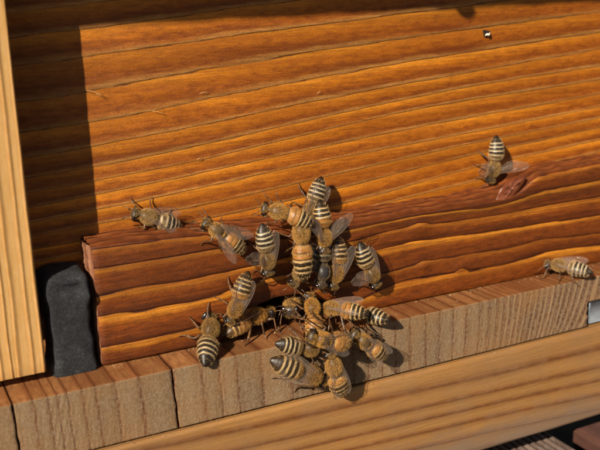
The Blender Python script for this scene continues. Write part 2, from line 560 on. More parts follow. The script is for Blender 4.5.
tube(a, np.stack([q[0] - .7 + 1.3 * t, -.5 - .3 * np.sin(t * 3.1), q[2] - .5 + .55 * t + .2 * np.sin(t * 7)], -1), .28 * np.sin(t * 2.6 + .3) + .03, 6)
M_wax = NT('pale_wax'); M_wax.principled((.82, .70, .55), .35, coat=.5)
a.build('wax_chip', M_wax.mat, hive)

# ------------------------------------------------------------------ entrance bar (front at Y = -9)
YB = -9.0
ub = np.arange(-42.9, 140.1, 0.6)
zf = smooth_lerp(ub, [(-43, 24.3), (-35.5, 24.4), (-20, 23.4), (0, 21.6), (13, 20.7), (39, 21.0), (50, 20.7), (59.5, 21.4), (63.5, 25.1), (84, 25.8), (150, 26.5)]) + wob(ub, 31, .22, 9)
zb = smooth_lerp(ub, [(-43, 24.2), (-37, 24.7), (-22, 23.9), (18, 21.6), (45, 21.4), (56, 22.6), (64, 25.5), (93, 26.1), (150, 26.8)]) + wob(ub, 32, .15, 12)
notch = [(-18.5, 0.0), (-17.3, .5), (-13.9, 1.8), (-11.5, 4.5), (-9.6, 6.2), (-5.6, 7.1), (.3, 7.0), (3.5, 6.0), (6.5, 4.0), (9.5, 1.6), (11.5, 0.15), (12.5, 0.0)]
zbm = np.interp(ub, [p_[0] for p_ in notch], [p_[1] for p_ in notch]) + .28 + .12 * np.abs(wob(ub, 33, 1, 7))
B = [
    [(103, 372), (195, 356), (300, 336), (392, 316), (500, 294), (600, 272)],
    [(105, 369), (140, 363), (225, 343), (300, 318), (350, 304), (397, 284), (440, 274), (455, 272.5), (500, 266), (545, 252), (600, 244)],
    [(105, 347), (140, 341), (195, 328), (225, 318), (265, 301), (310, 290), (350, 281), (387, 273), (425, 262), (500, 249), (542, 240), (600, 233)],
    [(101, 316), (150, 309), (190, 302), (225, 292), (290, 273), (350, 257), (405, 243), (437, 239), (500, 230), (600, 215)],
    [(102, 296), (140, 287), (185, 281), (225, 273), (290, 257), (350, 242), (405, 227), (417, 225), (450, 222), (500, 215), (600, 196)],
    [(95, 269), (147, 261), (182, 255), (225, 248), (300, 236), (350, 230), (420, 215), (500, 206), (540, 192), (600, 180)],
    [(90, 250), (130, 245), (225, 232), (300, 224), (350, 216), (450, 202), (500, 192), (540, 176), (600, 163)],
    [(90, 220), (225, 205), (350, 190), (500, 165), (600, 140)],
]
L = lines_from(B, ub, YB, .10, 22)
for li, kpx, kam, ksg in ((4, (419, 226), .7, 2.2), (2, (424, 262), .5, 1.5), (1, (461, 270), .9, 1.5), (1, (410, 283), .4, 4.0)):
    L[li] += kam * np.exp(-((ub - on_y(*kpx, YB)[0]) / ksg) ** 2)


def bar_prof(r):
    fr = r - np.floor(r + 1e-9)
    return np.interp(fr, [0, .015, .05, .3, .7, .9, .985, 1], [-.13, -.01, .05, .04, .0, .0, .0, -.13])


vc, ring, d = relief_grid(ub, L, zbm, zf, lambda r: bar_prof(r) * (.35 + .9 * np.clip(.5 + wob(ub[:, None] + 17 * np.floor(r), 44, .8, 55), 0, 1.2)), (.25, .45, .2, 0))
# two little side knots swell the grain
for kx, kz, kr in (((on_y(420, 224, YB))[0], on_y(420, 227, YB)[2], 2.0), (on_y(461, 268, YB)[0], on_y(461, 268, YB)[2], 1.6), (on_y(424, 266, YB)[0], on_y(424, 266, YB)[2], 1.1)):
    g2 = np.exp(-(((ub[:, None] - kx) / (kr * 1.5)) ** 2 + ((vc - kz) / kr) ** 2))
    d += .35 * g2
Xb = np.repeat(ub[:, None], vc.shape[1], 1)
d += wob(ub, 41, .10, 35)[:, None]
a = Acc()
a.grid(np.stack([Xb, YB - d, vc], -1), ring)
# fissured top
nt = 14
tt = np.linspace(0, 1, nt)
P = np.empty((len(ub), nt, 3)); rg = np.empty((len(ub), nt))
ytop0 = (YB - d)[:, -1]
for j, t in enumerate(tt):
    P[:, j, 0] = ub
    P[:, j, 1] = ytop0 + (1.2 - ytop0) * t
    fis = 0 if j in (0, nt - 1) else (.35 * wob(ub * 1.0 + j * 3.7, 50 + j, 1, 13) - (.55 if j % 3 == 1 else 0))
    P[:, j, 2] = zf * (1 - t) + zb * t + .5 * math.sin(t * math.pi) + fis
    rg[:, j] = 20 + t * 4.4 + .2 * wob(ub, 60, 1, 20)
a.grid(P, rg, mi=1, out=(0, 0, 1))
# underside / roof of the entrance slot
P = np.stack([np.stack([ub, (YB - d)[:, 0] + (13 - (YB - d)[:, 0]) * t, zbm], -1) for t in (0, .15, 1)], 1)
a.grid(P, mi=2, out=(0, 0, -1))
# left end, a rough worn cut
zs = np.linspace(0, 1, 30)
P = np.empty((30, 12, 3)); rg = np.empty((30, 12))
for i, q in enumerate(zs):
    z = zbm[0] + (zf[0] - zbm[0]) * q
    yf = np.interp(z, vc[0], YB - d[0])
    for j in range(12):
        t = j / 11
        P[i, j] = (ub[0] + (0 if j == 0 else .25 * math.sin(i * 1.7 + j * 2.3) * math.sin(t * 3.14) - .4 * math.sin(t * 3.14)), yf + (1.2 - yf) * t, z if j == 0 else z + (zb[0] - zf[0]) * q * t)
        rg[i, j] = t * 3 + .1 * math.sin(i * .6)
a.grid(P, rg, mi=3, out=(-1, 0, 0))
a.box((ub[0] + .6, -6, 8.5), (140, 12, 18.6), mi=2)
bar = a.build('entrance_bar', [M_bar, M_bartop, M_rough, M_barend], hive)

# knot on the top edge of the bar
M_knot = NT('glossy_knot')
v = M_knot.mm((.35, 1, .9), rot=(0, math.radians(28), 0))
kn = M_knot.noise(v, .9, 4, .6, .8)
M_knot.principled(M_knot.mix(M_knot.ramp(M_knot.attr('ring'), [(.55, 0.0), (.95, 1.0)]), M_knot.ramp(kn, [(.3, (.05, .013, .006)), (.47, (.17, .045, .018)), (.60, (.27, .085, .040)), (.74, (.44, .22, .13))]), (.14, .032, .005)), .28, M_knot.bump(kn, .7, .5), coat=.3)
c0 = on_y(511, 190, YB)
a = Acc()
nu_, nv_ = 36, 14
P = np.empty((nu_, nv_, 3))
ca, sa = math.cos(math.radians(36)), math.sin(math.radians(36))
for i in range(nu_):
    th = 2 * math.pi * i / (nu_ - 1)
    for j in range(nv_):
        rh = j / (nv_ - 1)
        lx = 5.2 * rh * math.cos(th) * (1 - .25 * math.sin(th)); lz = 2.1 * rh * math.sin(th)
        hgt = .5 * math.sqrt(max(0, 1 - rh ** 2)) * (1 + .18 * math.sin(5 * th + 4 * rh)) - .15
        P[i, j] = (c0[0] + lx * ca - lz * sa, YB + .35 - hgt, c0[2] + lx * sa + lz * ca)
P[-1] = P[0]
a.grid(P, np.repeat(np.linspace(0, 1, nv_)[None], nu_, 0))
k = a.build('knot', M_knot.mat, bar)

# ------------------------------------------------------------------ landing board: three end-grain planks
YL = -17.0
ZL = -12.55
top_px = [-150, -110, -80, -52, -28, -8, 12.5, 33, 48, 57, 67, 82, 95, 115, 139, 172, 201, 218, 235, 260, 289, 310, 332, 352, 367, 381, 395, 410, 426, 440, 454,
          467, 481, 490, 498, 505, 511.5, 517.5, 523, 528.5, 534, 539.5, 545, 550.5, 556, 561.5, 567, 573, 579.5, 586, 593, 601, 610, 620, 631, 645, 660, 690]


def top_y(px):
    return np.interp(px, [12.5, 150, 387, 500, 600], [404.5, 374.5, 320, 299, 277])


rx = []
for px in top_px:
    d_ = ray(px, 0)
    py = 404.5 - (px - 12.5) * .2185
    p = on_y(px, py, YL)
    py += (0 - p[2]) * 4.8 * -1
    rx.append(on_y(px, py, YL)[0])
rx = np.array(rx)
bounds = [rx[0], rx[6], rx[15], rx[-1]]


def endgrain(i0, i1, name, x_cut=None):
    """a landing plank with its ring lines between rx[i0] and rx[i1]"""
    R0 = rx[i0:i1 + 1].copy()
    gap = .16
    lo, hi = R0[0] + gap, R0[-1] - gap
    if i1 == len(rx) - 1:
        hi = R0[-1]
    zs = np.concatenate([[0, -.12, -.3, -.6, -1.0], np.linspace(-1.5, ZL + .5, 26), [ZL + .25, ZL + .1, ZL]])
    nz = len(zs)

    def lean(z, x):
        # rings lean and turn into arcs towards the dense right end
        s_ = np.interp(x, [-80, -20, 20, 45, 62, 72, 95], [.03, .05, .02, -.03, -.10, -.20, -.10])
        return -z * s_ + np.interp(x, [30, 50, 65, 80], [0, .004, .012, .02]) * (z ** 2) * -1
    lines = np.array([x_ + lean(zs, x_) + wob(zs, 300 + i0 + k_, .10, 9) for k_, x_ in enumerate(R0)])
    lines[0] = lo - gap + wob(zs, 20 + i0, .15, 8) + lean(zs, lo); lines[-1] = hi + gap + lean(zs, hi) + wob(zs, 21 + i1, .15, 8)
    lines = np.sort(lines, axis=0)

    def prof(r):
        fr = r - np.floor(r + 1e-9)
        return np.interp(fr, [0, .05, .12, .5, .9, 1], [-.045, -.01, .01, .015, .01, -.045])
    vlo = lines[0] + gap; vhi = lines[-1] - (gap if i1 < len(rx) - 1 else 0)
    vc, ring, d = relief_grid(-zs, lines, vlo, vhi, prof, (.22, .22, .13, .3))
    seed = i0 * 13 + 5
    d += (.05 * np.sin(vc * 5.1 + zs[:, None] * 3.3 + seed) * np.sin(zs[:, None] * 4.7 - vc * 1.3) + rng.normal(0, .02, vc.shape))
    Z = np.repeat(zs[:, None], vc.shape[1], 1)
    a = Acc()
    ring = ring + i0
    P = np.stack([vc, YL - d, Z], -1)
    zc = None
    if x_cut is not None:                     # slot for the metal rail: nothing below z = -6 right of x_cut
        zrow = np.argmin(np.abs(zs + 6.1))
        cx = x_cut + .25 * np.sin(zs * 3)
        keep = P.copy()
        mask = (vc > cx[:, None]) & (Z < zs[zrow])
        keep[..., 1] = np.where(mask, np.minimum(YL + 9, YL + 9), keep[..., 1])
        keep[..., 0] = np.where(mask & (keep[..., 0] < cx[:, None] + .4), cx[:, None] + .1, keep[..., 0])
        P = keep
    a.grid(P, ring)
    # top: same rings, running back into the hive
    ys = np.concatenate([[0, .25, .6], np.geomspace(1, 165, 22)])
    T = np.empty((vc.shape[1], len(ys), 3)); rt_ = np.repeat(ring[0][:, None], len(ys), 1)
    for j, y in enumerate(ys):
        T[:, j, 0] = vc[0] + (wob(np.array([y]), 77 + i0, .25, 30)[0] - wob(np.array([0.]), 77 + i0, .25, 30)[0]) * (0 if j == 0 else 1)
        T[:, j, 1] = P[0, :, 1] + y
        T[:, j, 2] = 0 if j == 0 else (-.03 * np.exp(-((ring[0] % 1) / .06) ** 2) + (0 if y > 1 else 0.03))
    T[:, 1:, 2] += 0.02
    a.grid(T, rt_, mi=1, out=(0, 0, 1))
    # side faces and bottom
    for col, o in ((0, -1), (-1, 1)):
        S_ = np.stack([P[:, col] + np.array([0, y, 0]) for y in (0, 2, 165)], 1)
        if x_cut is None or o < 0:
            a.grid(S_, mi=1, out=(o, 0, 0))
    bx = vc[-1]
    S_ = np.stack([np.stack([bx, P[-1, :, 1] + y, np.full_like(bx, ZL)], -1) for y in (0, 160)], 1)
    a.grid(S_, mi=1, out=(0, 0, -1))
    return a.build(name, [M_endgrain, M_boardtop], hive)


endgrain(0, 6, 'landing_plank')
endgrain(6, 15, 'landing_plank')
endgrain(15, len(rx) - 1, 'landing_plank', x_cut=74.6)

# grey metal rail end in its slot
M_metal = NT('galvanised_metal')
mn = M_metal.noise(M_metal.mm((.5, .5, .5)), 1, 4)
M_metal.principled(M_metal.ramp(mn, [(.3, (.24, .27, .31)), (.7, (.34, .38, .43))]), .85, M_metal.bump(mn, .3, .3), metal=.1)
a = Acc()
a.box((75.5, YL + .35, ZL + .3), (118, YL + 8.6, -6.35), bev=.35)
a.build('metal_rail', M_metal.mat, hive)

# ------------------------------------------------------------------ lower board
YO = -17.8
ul = np.arange(-110, 160.1, 1.2)
ztop, zbot = -12.95, -37.6
LW = [
    [(300, 505), (450, 468), (600, 432)],
    [(300, 490), (450, 453), (600, 419)],
    [(300, 476), (450, 440), (600, 408)],
    [(300, 461), (450, 425), (600, 394)],
    [(300, 448), (450, 413), (600, 379.5)],
    [(300, 434.5), (450, 401), (600, 366)],
    [(300, 416), (450, 384), (600, 348)],
    [(300, 392), (450, 357), (600, 321)],
    [(300, 370), (450, 335), (600, 300)],
]
L = lines_from(LW, ul, YO, .15, 90, 14)
L += ((ul - 20) * .004)[None] * 0
vc, ring, d = relief_grid(ul, L, zbot, ztop, lambda r: np.interp(r - np.floor(r + 1e-9), [0, .08, .5, .9, 1], [.10, .04, -.04, .02, .10]), (1.2, .5, 0, 0))
a = Acc()
Xl = np.repeat(ul[:, None], vc.shape[1], 1)
a.grid(np.stack([Xl, YO - d, vc], -1), ring)
for z, o, rw in ((ztop, 1, -1), (zbot, -1, 0)):
    S_ = np.stack([np.stack([ul, (YO - d)[:, rw] if k_ == 0 else np.full_like(ul, YO + 20), np.full_like(ul, z)], -1) for k_ in (0, 1)], 1)
    a.grid(S_, out=(0, 0, o), ring=np.full(S_.shape[:2], 3.4))
a.build('lower_board', [M_lower], hive)

# ------------------------------------------------------------------ corner post (left)
YP = -10.6
uz = np.arange(2.15, 121, 1.2)
post_px = [[-62], [-40], [-22], [-8], [3], [11], [25.5], [36], [52]]
PL = []
XPE = -53.86
for k_, (px,) in enumerate(post_px):
    x_ = on_y(px, 300, YP)[0]
    PL.append(x_ + wob(uz, 400 + k_, .22, 60) + (uz - 25) * .006)
PL = np.array(PL)
vc, ring, d = relief_grid(uz, PL, -82.0, XPE, lambda r: np.interp(r - np.floor(r + 1e-9), [0, .06, .3, .9, 1], [.10, .12, -.05, -.02, .10]), (.4, .45, .3, 0))
a = Acc()
Zp = np.repeat(uz[:, None], vc.shape[1], 1)
a.grid(np.stack([vc, YP - d, Zp], -1), ring)
S_ = np.stack([np.stack([np.full_like(uz, XPE), (YP - d)[:, -1] if k_ == 0 else np.full_like(uz, -1.0), uz], -1) for k_ in (0, 1)], 1)
a.grid(S_, out=(1, 0, 0), ring=np.repeat(np.array([[.5, 4.5]]), len(uz), 0))
bx = vc[0]
S_ = np.stack([np.stack([bx, (YP - d)[0] if k_ == 0 else np.full_like(bx, -1.0), np.full_like(bx, uz[0])], -1) for k_ in (0, 1)], 1)
a.grid(S_, out=(0, 0, -1), ring=np.repeat(ring[0][:, None], 2, 1))
S_ = np.stack([np.stack([np.full_like(uz, -82), (YP - d)[:, 0] if k_ == 0 else np.full_like(uz, -1.0), uz], -1) for k_ in (0, 1)], 1)
a.grid(S_, out=(-1, 0, 0), ring=np.repeat(np.array([[.5, 4.5]]), len(uz), 0))
a.build('corner_post', [M_post], hive)

# ------------------------------------------------------------------ roof, sides, back of the hive (close the box; only the roof's shade shows)
ZR = 121.3
YR = -(ZR - 64.6) / 0.98  # unseen roof; overhang drawn deep to block sky light and deepen the shade
a = Acc()
xr = np.arange(-220, 300.1, 2.0)
yr = YR + wob(xr, 71, .30, 22)
a.grid(np.stack([np.stack([xr, yr, np.full_like(xr, z)], -1) for z in (ZR, 145)], 1), out=(0, -1, 0), ring=np.full((len(xr), 2), .5))
a.grid(np.stack([np.stack([xr, yr if k_ == 0 else np.full_like(xr, 185), np.full_like(xr, z)], -1) for k_ in (0, 1)], 1) if False else
       np.stack([np.stack([xr, yr + t, np.full_like(xr, ZR)], -1) for t in (0, 245)], 1), out=(0, 0, -1), ring=np.full((len(xr), 2), .5))
a.box((-220, YR + 1.5, ZR + .3), (300, 187, 145), bev=.5)
a.build('roof', [M_rough], hive)
for lo, hi in (((-78, 20.2, .2), (-62, 165, 121)), ((134, 20.2, .2), (150, 165, 121)), ((-61.8, 150, .2), (133.8, 165, 121))):
    a = Acc(); a.box(lo, hi); a.build('side_wall', [M_rough], hive)
p_ = on_y(468, 9, 0)
lump = p_ - LIGHT / LIGHT[1] * (-YR)  # unseen lump added at the roof edge to cast a small blob shadow
a = Acc()
nu_, nv_ = 16, 10
P = np.empty((nu_, nv_, 3))
for i in range(nu_):
    for j in range(nv_):
        th = 2 * math.pi * i / (nu_ - 1); ph = math.pi * j / (nv_ - 1)
        P[i, j] = (lump[0] + 2.0 * math.sin(ph) * math.cos(th), YR + .5 + 1.6 * math.sin(ph) * math.sin(th), ZR - .6 + 1.9 * math.cos(ph))
a.grid(P)
M_lump = NT('lump_brown'); M_lump.principled((.10, .04, .015), .4)
a.build('shadow_lump', M_lump.mat, hive)

# ------------------------------------------------------------------ black foam block in the gap beside the bar
M_foam = NT('black_foam')
v = M_foam.mm((1, 1, 1))
fn = M_foam.noise(v, 2.2, 5, .7)
fn2 = M_foam.noise(v, .35, 3)
M_foam.principled(M_foam.ramp(M_foam.math('ADD', M_foam.math('MULTIPLY', fn, .6), M_foam.math('MULTIPLY', fn2, .4)),
                  [(.38, (.018, .018, .020)), (.52, (.036, .036, .039)), (.66, (.085, .085, .09))]), .85, M_foam.bump(M_foam.noise(v, 5.5, 4, .8), .9, .35, M_foam.bump(fn, .6, .35)), spec=.25)
ft = thing('foam_block', 'crumpled black foam plug standing between the pale corner post and the bar end', 'foam block', Vector((-48.2 * U, -5 * U, 0)))
a = Acc()
nz, na = 40, 44
P = np.empty((nz, na, 3))
for i in range(nz):
    q = i / (nz - 1)
    for j in range(na):
        th = 2 * math.pi * j / (na - 1)
        c_, s_ = math.cos(th), math.sin(th)
        e = .28
        sx = math.copysign(abs(c_) ** e, c_); sy = math.copysign(abs(s_) ** e, s_)
        if q < .72:
            z = .05 + 17.6 * (q / .72); k_ = 1.0
        else:
            w_ = (q - .72) / .28 * math.pi / 2
            z = 17.65 + 2.3 * math.sin(w_); k_ = max(0.0, math.cos(w_)) ** .5
        hw = 4.1 + .22 * math.cos(z * .33) + .10 * math.sin(z * 1.3)
        x = hw * sx * k_; y = 4.6 * sy * k_
        # slanting top, dented fold at upper right, slight lean
        z2 = z + (y * -.0) + (1.2 * (y + 4.6) / 9.2) * (z > 14) * k_ * ((z - 14) / 6)
        dent = 2.2 * math.exp(-(((x - 2.2) / .9) ** 2 + ((z - 17.2 + (x - 2) * .9) / 1.1) ** 2)) * (1 if y < 0 else 0)
        bulge = 1.5 * math.exp(-(((x - 3.3) / 1.5) ** 2 + ((z - 15.5) / 1.9) ** 2)) * (1 if y < 0 else 0)
        x += .10 * math.sin(z * .9 + y) - .012 * (z - 9) ** 1 * .5
        y += dent - bulge + .10 * math.sin(z * 1.7 + x * 1.1) - .35 * math.exp(-((x + 1) / 1.2) ** 2) * math.sin(z * .25)
        P[i, j] = (x, y, z2)
P[:, -1] = P[:, 0]
a.grid(P, out=(0, 0, 1))
a.build('foam_body', M_foam.mat, ft, recalc=True)

# ------------------------------------------------------------------ dark decking under the hive, lower right
deck = thing('decking_stand', 'dark weathered ribbed decking under the hive at the lower right', 'decking', Vector((0, 0, -60 * U)))
DZ = 60.0


def deck_plank(x0, x1, y0, y1, ztop_, ribs, mat):
    a = Acc()
    n = max(2, int((x1 - x0) / .22)) if ribs else 12
    xs = np.linspace(x0, x1, n)
    z = np.full(n, ztop_)
    if ribs:
        z = ztop_ - .9 + .9 * np.clip(np.sin(xs * 2 * math.pi / 2.1) * 1.6, -1, 1) * .5 + .45
    z = z - np.where((xs - x0 < .5) | (x1 - xs < .5), .5, 0)
    yy = np.linspace(y0, y1, 24)
    P = np.empty((n, 24, 3))
    P[..., 0] = xs[:, None]; P[..., 1] = yy[None]; P[..., 2] = z[:, None] + wob(yy, 9, .12, 40)[None] + DZ
    a.grid(P, np.repeat((xs / 6)[:, None], 24, 1), out=(0, 0, 1))
    a.box((x0 + .05, y0 + .05, ztop_ - 22 + DZ), (x1 - .05, y1 - .05, ztop_ - 1.9 + DZ), bev=.4)
    for col, o in ((0, -1), (-1, 1)):
        S_ = np.stack([P[col] + np.array([0, 0, -dz]) for dz in (0, 3)], 1)
        a.grid(S_, out=(o, 0, 0))
    for row, o in ((0, -1), (-1, 1)):
        S_ = np.stack([P[:, row] + np.array([0, 0, -dz]) for dz in (0, 3)], 1)
        a.grid(S_, out=(0, o, 0))
    return a.build('deck_plank', mat, deck)


deck_plank(-40, 10, -120, 160, -45, True, M_dark)
deck_plank(12.5, 72.6, -120, 160, -45, True, M_dark)
o = deck_plank(79, 92, -120, -9.5, -45, False, M_dark2)
o['label'] = 'smooth reddish dark plank'
o = deck_plank(92.6, 140, -120, -9.5, -44.2, False, M_dark2)
a = Acc()
a.box((-60, -40, -90 + DZ), (150, -15, -67.3 + DZ)); a.build('deck_bearer', M_dark2, deck)
a = Acc()
a.box((-60, 100, -90 + DZ), (150, 125, -67.3 + DZ)); a.build('deck_bearer', M_dark2, deck)
# hive foot on the decking
a = Acc()
a.box((-70, 3.0, -44.9), (60, 20, -37.7), bev=.5)
a.build('foot_batten', [M_rough], hive)
a = Acc()
a.box((-70, 120, -44.9), (60, 150, -12.7), bev=.5)
a.build('foot_batten', [M_rough], hive)

# ------------------------------------------------------------------ honeybees
M_hair = NT('bee_hair')
hc = M_hair.attr('hair_colour', 0)
M_hair.principled(hc, .55, spec=.3)
hp = M_hair.t.nodes['Principled BSDF']
tr = M_hair.n('BsdfTranslucent'); M_hair.put(tr.inputs[0], hc)
mx = M_hair.n('MixShader'); mx.inputs[0].default_value = .35
M_hair.t.links.new(hp.outputs[0], mx.inputs[1]); M_hair.t.links.new(tr.outputs[0], mx.inputs[2]); M_hair.t.links.new(mx.outputs[0], M_hair.out.inputs[0])

M_eye = NT('bee_eye')
en = M_eye.noise(M_eye.mm((9, 9, 9)), 1, 2)
M_eye.principled((.010, .006, .005), .14, M_eye.bump(en, .12, .1), spec=.6, coat=.6, coat_rough=.05)

SEG = [6.9, 7.95, 8.95, 9.9, 10.75, 11.55, 12.9]


def bee_mat(name, orange, band, dark, thorax=(.10, .058, .024)):
    """orange: how many of the first segments are amber; band: pale band colour; dark: dark chitin"""
    g = NT(name)
    s = g.attr('body_s')                       # position along the body, mm
    typ = g.attr('body_part')                  # 0 trunk, 1 leg, 2 antenna
    nz = g.noise(g.mm((1.2, 1.2, 1.2)), 1, 4)
    nz2 = g.noise(g.mm((6, 6, 6)), 1, 3)
    sv = g.math('ADD', s, g.math('MULTIPLY', g.math('SUBTRACT', nz, .5), .35))
    stops = [(0, (.030, .020, .013)), (2.0, (.05, .032, .018)), (2.6, thorax), (5.9, thorax), (6.6, (.03, .016, .008))]
    for i in range(6):
        a_, b_ = SEG[i], SEG[i + 1]
        w_ = b_ - a_
        base = (.36, .145, .026) if i < orange else dark
        bnd = (.44, .24, .08) if i < orange else band
        edge = (.045, .018, .006) if i < orange else tuple(c * .6 for c in dark)
        if i == 5:
            stops += [(a_ + .05, dark), (12.9, tuple(c * .5 for c in dark))]
        else:
            stops += [(a_ + .02, bnd), (a_ + w_ * .20, bnd), (a_ + w_ * .36, base), (a_ + w_ * .60, base), (a_ + w_ * .86, edge)]
    stops = stops[:32]
    trunk = g.ramp(g.math('DIVIDE', sv, 13.0), [(p_ / 13.0, c_) for p_, c_ in stops])
    trunk = g.mix(g.math('MULTIPLY', nz2, .20), trunk, (.04, .022, .010))
    leg = g.ramp(nz, [(.35, (.035, .018, .010)), (.65, (.16, .075, .028))])
    col = g.mix(g.math('GREATER_THAN', typ, .5), trunk, leg)
    p = g.principled(col, .40, g.bump(nz2, .35, .12), spec=.45, coat=.10, coat_rough=.2)
    return g.mat


BM = {
    'dark': (bee_mat('bee_dark', 0, (.46, .34, .18), (.016, .009, .005)), (.86, .68, .40), (.60, .42, .17)),
    'grey': (bee_mat('bee_grey', 0, (.52, .42, .27), (.026, .016, .009)), (.88, .74, .50), (.64, .47, .22)),
    'amber': (bee_mat('bee_amber', 2, (.56, .38, .17), (.020, .011, .005)), (.86, .66, .36), (.74, .50, .18)),
    'gold': (bee_mat('bee_gold', 3, (.50, .30, .10), (.05, .024, .008)), (.84, .58, .24), (.82, .52, .15)),
    'bald': (bee_mat('bee_bald', 0, (.20, .15, .09), (.030, .020, .014), (.030, .027, .026)), (.50, .40, .26), (.34, .27, .18)),
    'brown': (bee_mat('bee_brown', 1, (.46, .31, .14), (.032, .017, .007)), (.78, .56, .28), (.68, .45, .16)),
}

M_wing = NT('wing_membrane')
wn = M_wing.noise(M_wing.mm((.9, .9, .9)), 1, 3)
nb = M_wing.bump(wn, .8, .6)
M_wing.principled((.42, .34, .27), .20, nb, spec=1.0, coat=.5, coat_rough=.12)
wp = M_wing.t.nodes['Principled BSDF']
trn = M_wing.n('BsdfTransparent'); trn.inputs[0].default_value = (.97, .92, .86, 1)
fres = M_wing.n('LayerWeight'); fres.inputs[0].default_value = .35
M_wing.put(fres.inputs['Normal'], nb)
fac = M_wing.math('MULTIPLY_ADD', fres.outputs[1], .5, .10, clamp=True)
mx = M_wing.n('MixShader')
M_wing.put(mx.inputs[0], fac)
M_wing.t.links.new(trn.outputs[0], mx.inputs[1]); M_wing.t.links.new(wp.outputs[0], mx.inputs[2]); M_wing.t.links.new(mx.outputs[0], M_wing.out.inputs[0])
M_vein = NT('wing_vein'); M_vein.principled((.16, .08, .035), .4)

ST = np.array([  # s, half width, top, bottom
    [0.00, .10, .05, -.25], [.12, .75, .45, -.95], [.35, 1.30, .80, -1.55], [.75, 1.66, 1.05, -1.90], [1.15, 1.62, 1.08, -1.75], [1.55, 1.25, .85, -1.2],
    [1.85, .75, .50, -.65], [2.05, .50, .36, -.45], [2.25, .62, .50, -.55], [2.5, 1.20, 1.02, -1.05], [2.9, 1.62, 1.50, -1.5], [3.5, 1.92, 1.85, -1.8],
    [4.2, 2.05, 1.98, -1.9], [4.9, 1.98, 1.90, -1.85], [5.4, 1.72, 1.58, -1.6], [5.9, 1.36, 1.10, -1.25], [6.25, 1.00, .72, -.95], [6.45, .90, .60, -.85],
    [6.7, 1.15, .85, -1.0], [7.1, 1.60, 1.32, -1.35], [7.7, 1.92, 1.66, -1.62], [8.6, 2.12, 1.86, -1.78], [9.5, 2.05, 1.78, -1.72], [10.4, 1.86, 1.58, -1.55],
    [11.2, 1.55, 1.26, -1.28], [11.8, 1.18, .92, -.98], [12.3, .74, .56, -.62], [12.6, .44, .33, -.38], [12.8, .04, .02, -.05]])


for _r in ST:                                 # hair adds to the outline, the chitin under it is slimmer
    _k = .90 if _r[0] < 2.2 else (.76 if _r[0] < 6.4 else 1.0)
    _r[1:] *= _k


class Bee:
    """one honeybee in its own frame: x forward, y left, z away from the surface, millimetres"""

    def __init__(s, ab_len, curl, side, hp_, hy_, seed):
        s.r = np.random.default_rng(seed)
        s.S = np.concatenate([np.linspace(0, 2.3, 22), np.linspace(2.4, 6.5, 26), np.linspace(6.6, 12.8, 56)])
        # spine frames
        n = 129
        ss = np.linspace(0, 12.8, n)
        ds = ss[1] - ss[0]
        pit = np.zeros(n); yaw = np.zeros(n)
        ab = np.clip((ss - 6.3) / 6.0, 0, 1)
        pit += -curl * ab                          # tail turning down
        yaw += side * ab
        hd = np.clip((2.4 - ss) / .5, 0, 1)
        hd = hd * hd * (3 - 2 * hd)
        s.hd_pit, s.hd_yaw = hp_, hy_
        pit_h = -hp_ * hd; yaw_h = hy_ * hd
        tg = np.stack([-np.cos(pit) * np.cos(yaw), -np.cos(pit) * np.sin(yaw), np.sin(pit)], -1)
        # direction of growing s; for the head the forward direction dips
        fwd_h = np.stack([np.cos(pit_h) * np.cos(yaw_h), np.cos(pit_h) * np.sin(yaw_h), np.sin(pit_h)], -1)
        hm = hd[:, None] > 0
        tg = np.where(hm, -fwd_h, tg)
        Pn = np.cumsum(tg * ds * np.where(ss > 6.6, ab_len, 1.0)[:, None], axis=0)
        i0 = int(4.4 / ds)
        Pn -= Pn[i0]
        s.ss, s.P, s.T = ss, Pn, tg

    def frame(s, q):
        q = np.atleast_1d(q)
        P = np.stack([np.interp(q, s.ss, s.P[:, k]) for k in range(3)], -1)
        T = np.stack([np.interp(q, s.ss, s.T[:, k]) for k in range(3)], -1)
        T /= np.linalg.norm(T, axis=1)[:, None]
        f = -T
        left = np.cross(np.array([0, 0, 1.]), f); left /= np.linalg.norm(left, axis=1)[:, None]
        up = np.cross(f, left)
        return P, f, left, up

    def pt(s, q, y, z):
        P, f, l, u = s.frame(q)
        return P + np.atleast_1d(y)[:, None] * l + np.atleast_1d(z)[:, None] * u

    def radii(s, q):
        w = np.interp(q, ST[:, 0], ST[:, 1]); t = np.interp(q, ST[:, 0], ST[:, 2]); b = np.interp(q, ST[:, 0], ST[:, 3])
        k = np.ones_like(q)
        for i in range(6):
            a_, b_ = SEG[i], SEG[i + 1]
            m_ = (q >= a_) & (q < b_)
            k = np.where(m_, .985 + .03 * ((q - a_) / (b_ - a_)), k)
        return w * k, t * k, b * k

    def surf(s, q, th):
        """point and normal on the trunk; th: 0 = left, pi/2 = back, pi = right"""
        def p(q_, th_):
            w, t, b = s.radii(q_)
            c, n = np.cos(th_), np.sin(th_)
            ex = .88
            y = w * np.sign(c) * np.abs(c) ** ex
            z = np.where(n > 0, t, -b) * np.sign(n) * np.abs(n) ** ex
            return s.pt(q_, y, z)
        A = p(q, th)
        B_ = p(np.clip(q + .05, 0, 12.8), th) - p(np.clip(q - .05, 0, 12.8), th)
        C_ = p(q, th + .05) - p(q, th - .05)
        N = np.cross(C_, B_)
        N /= np.linalg.norm(N, axis=1)[:, None] + 1e-9
        ctr = s.pt(q, np.zeros_like(q), np.zeros_like(q))
        flip = np.sum(N * (A - ctr), 1) < 0
        N[flip] *= -1
        return A, N


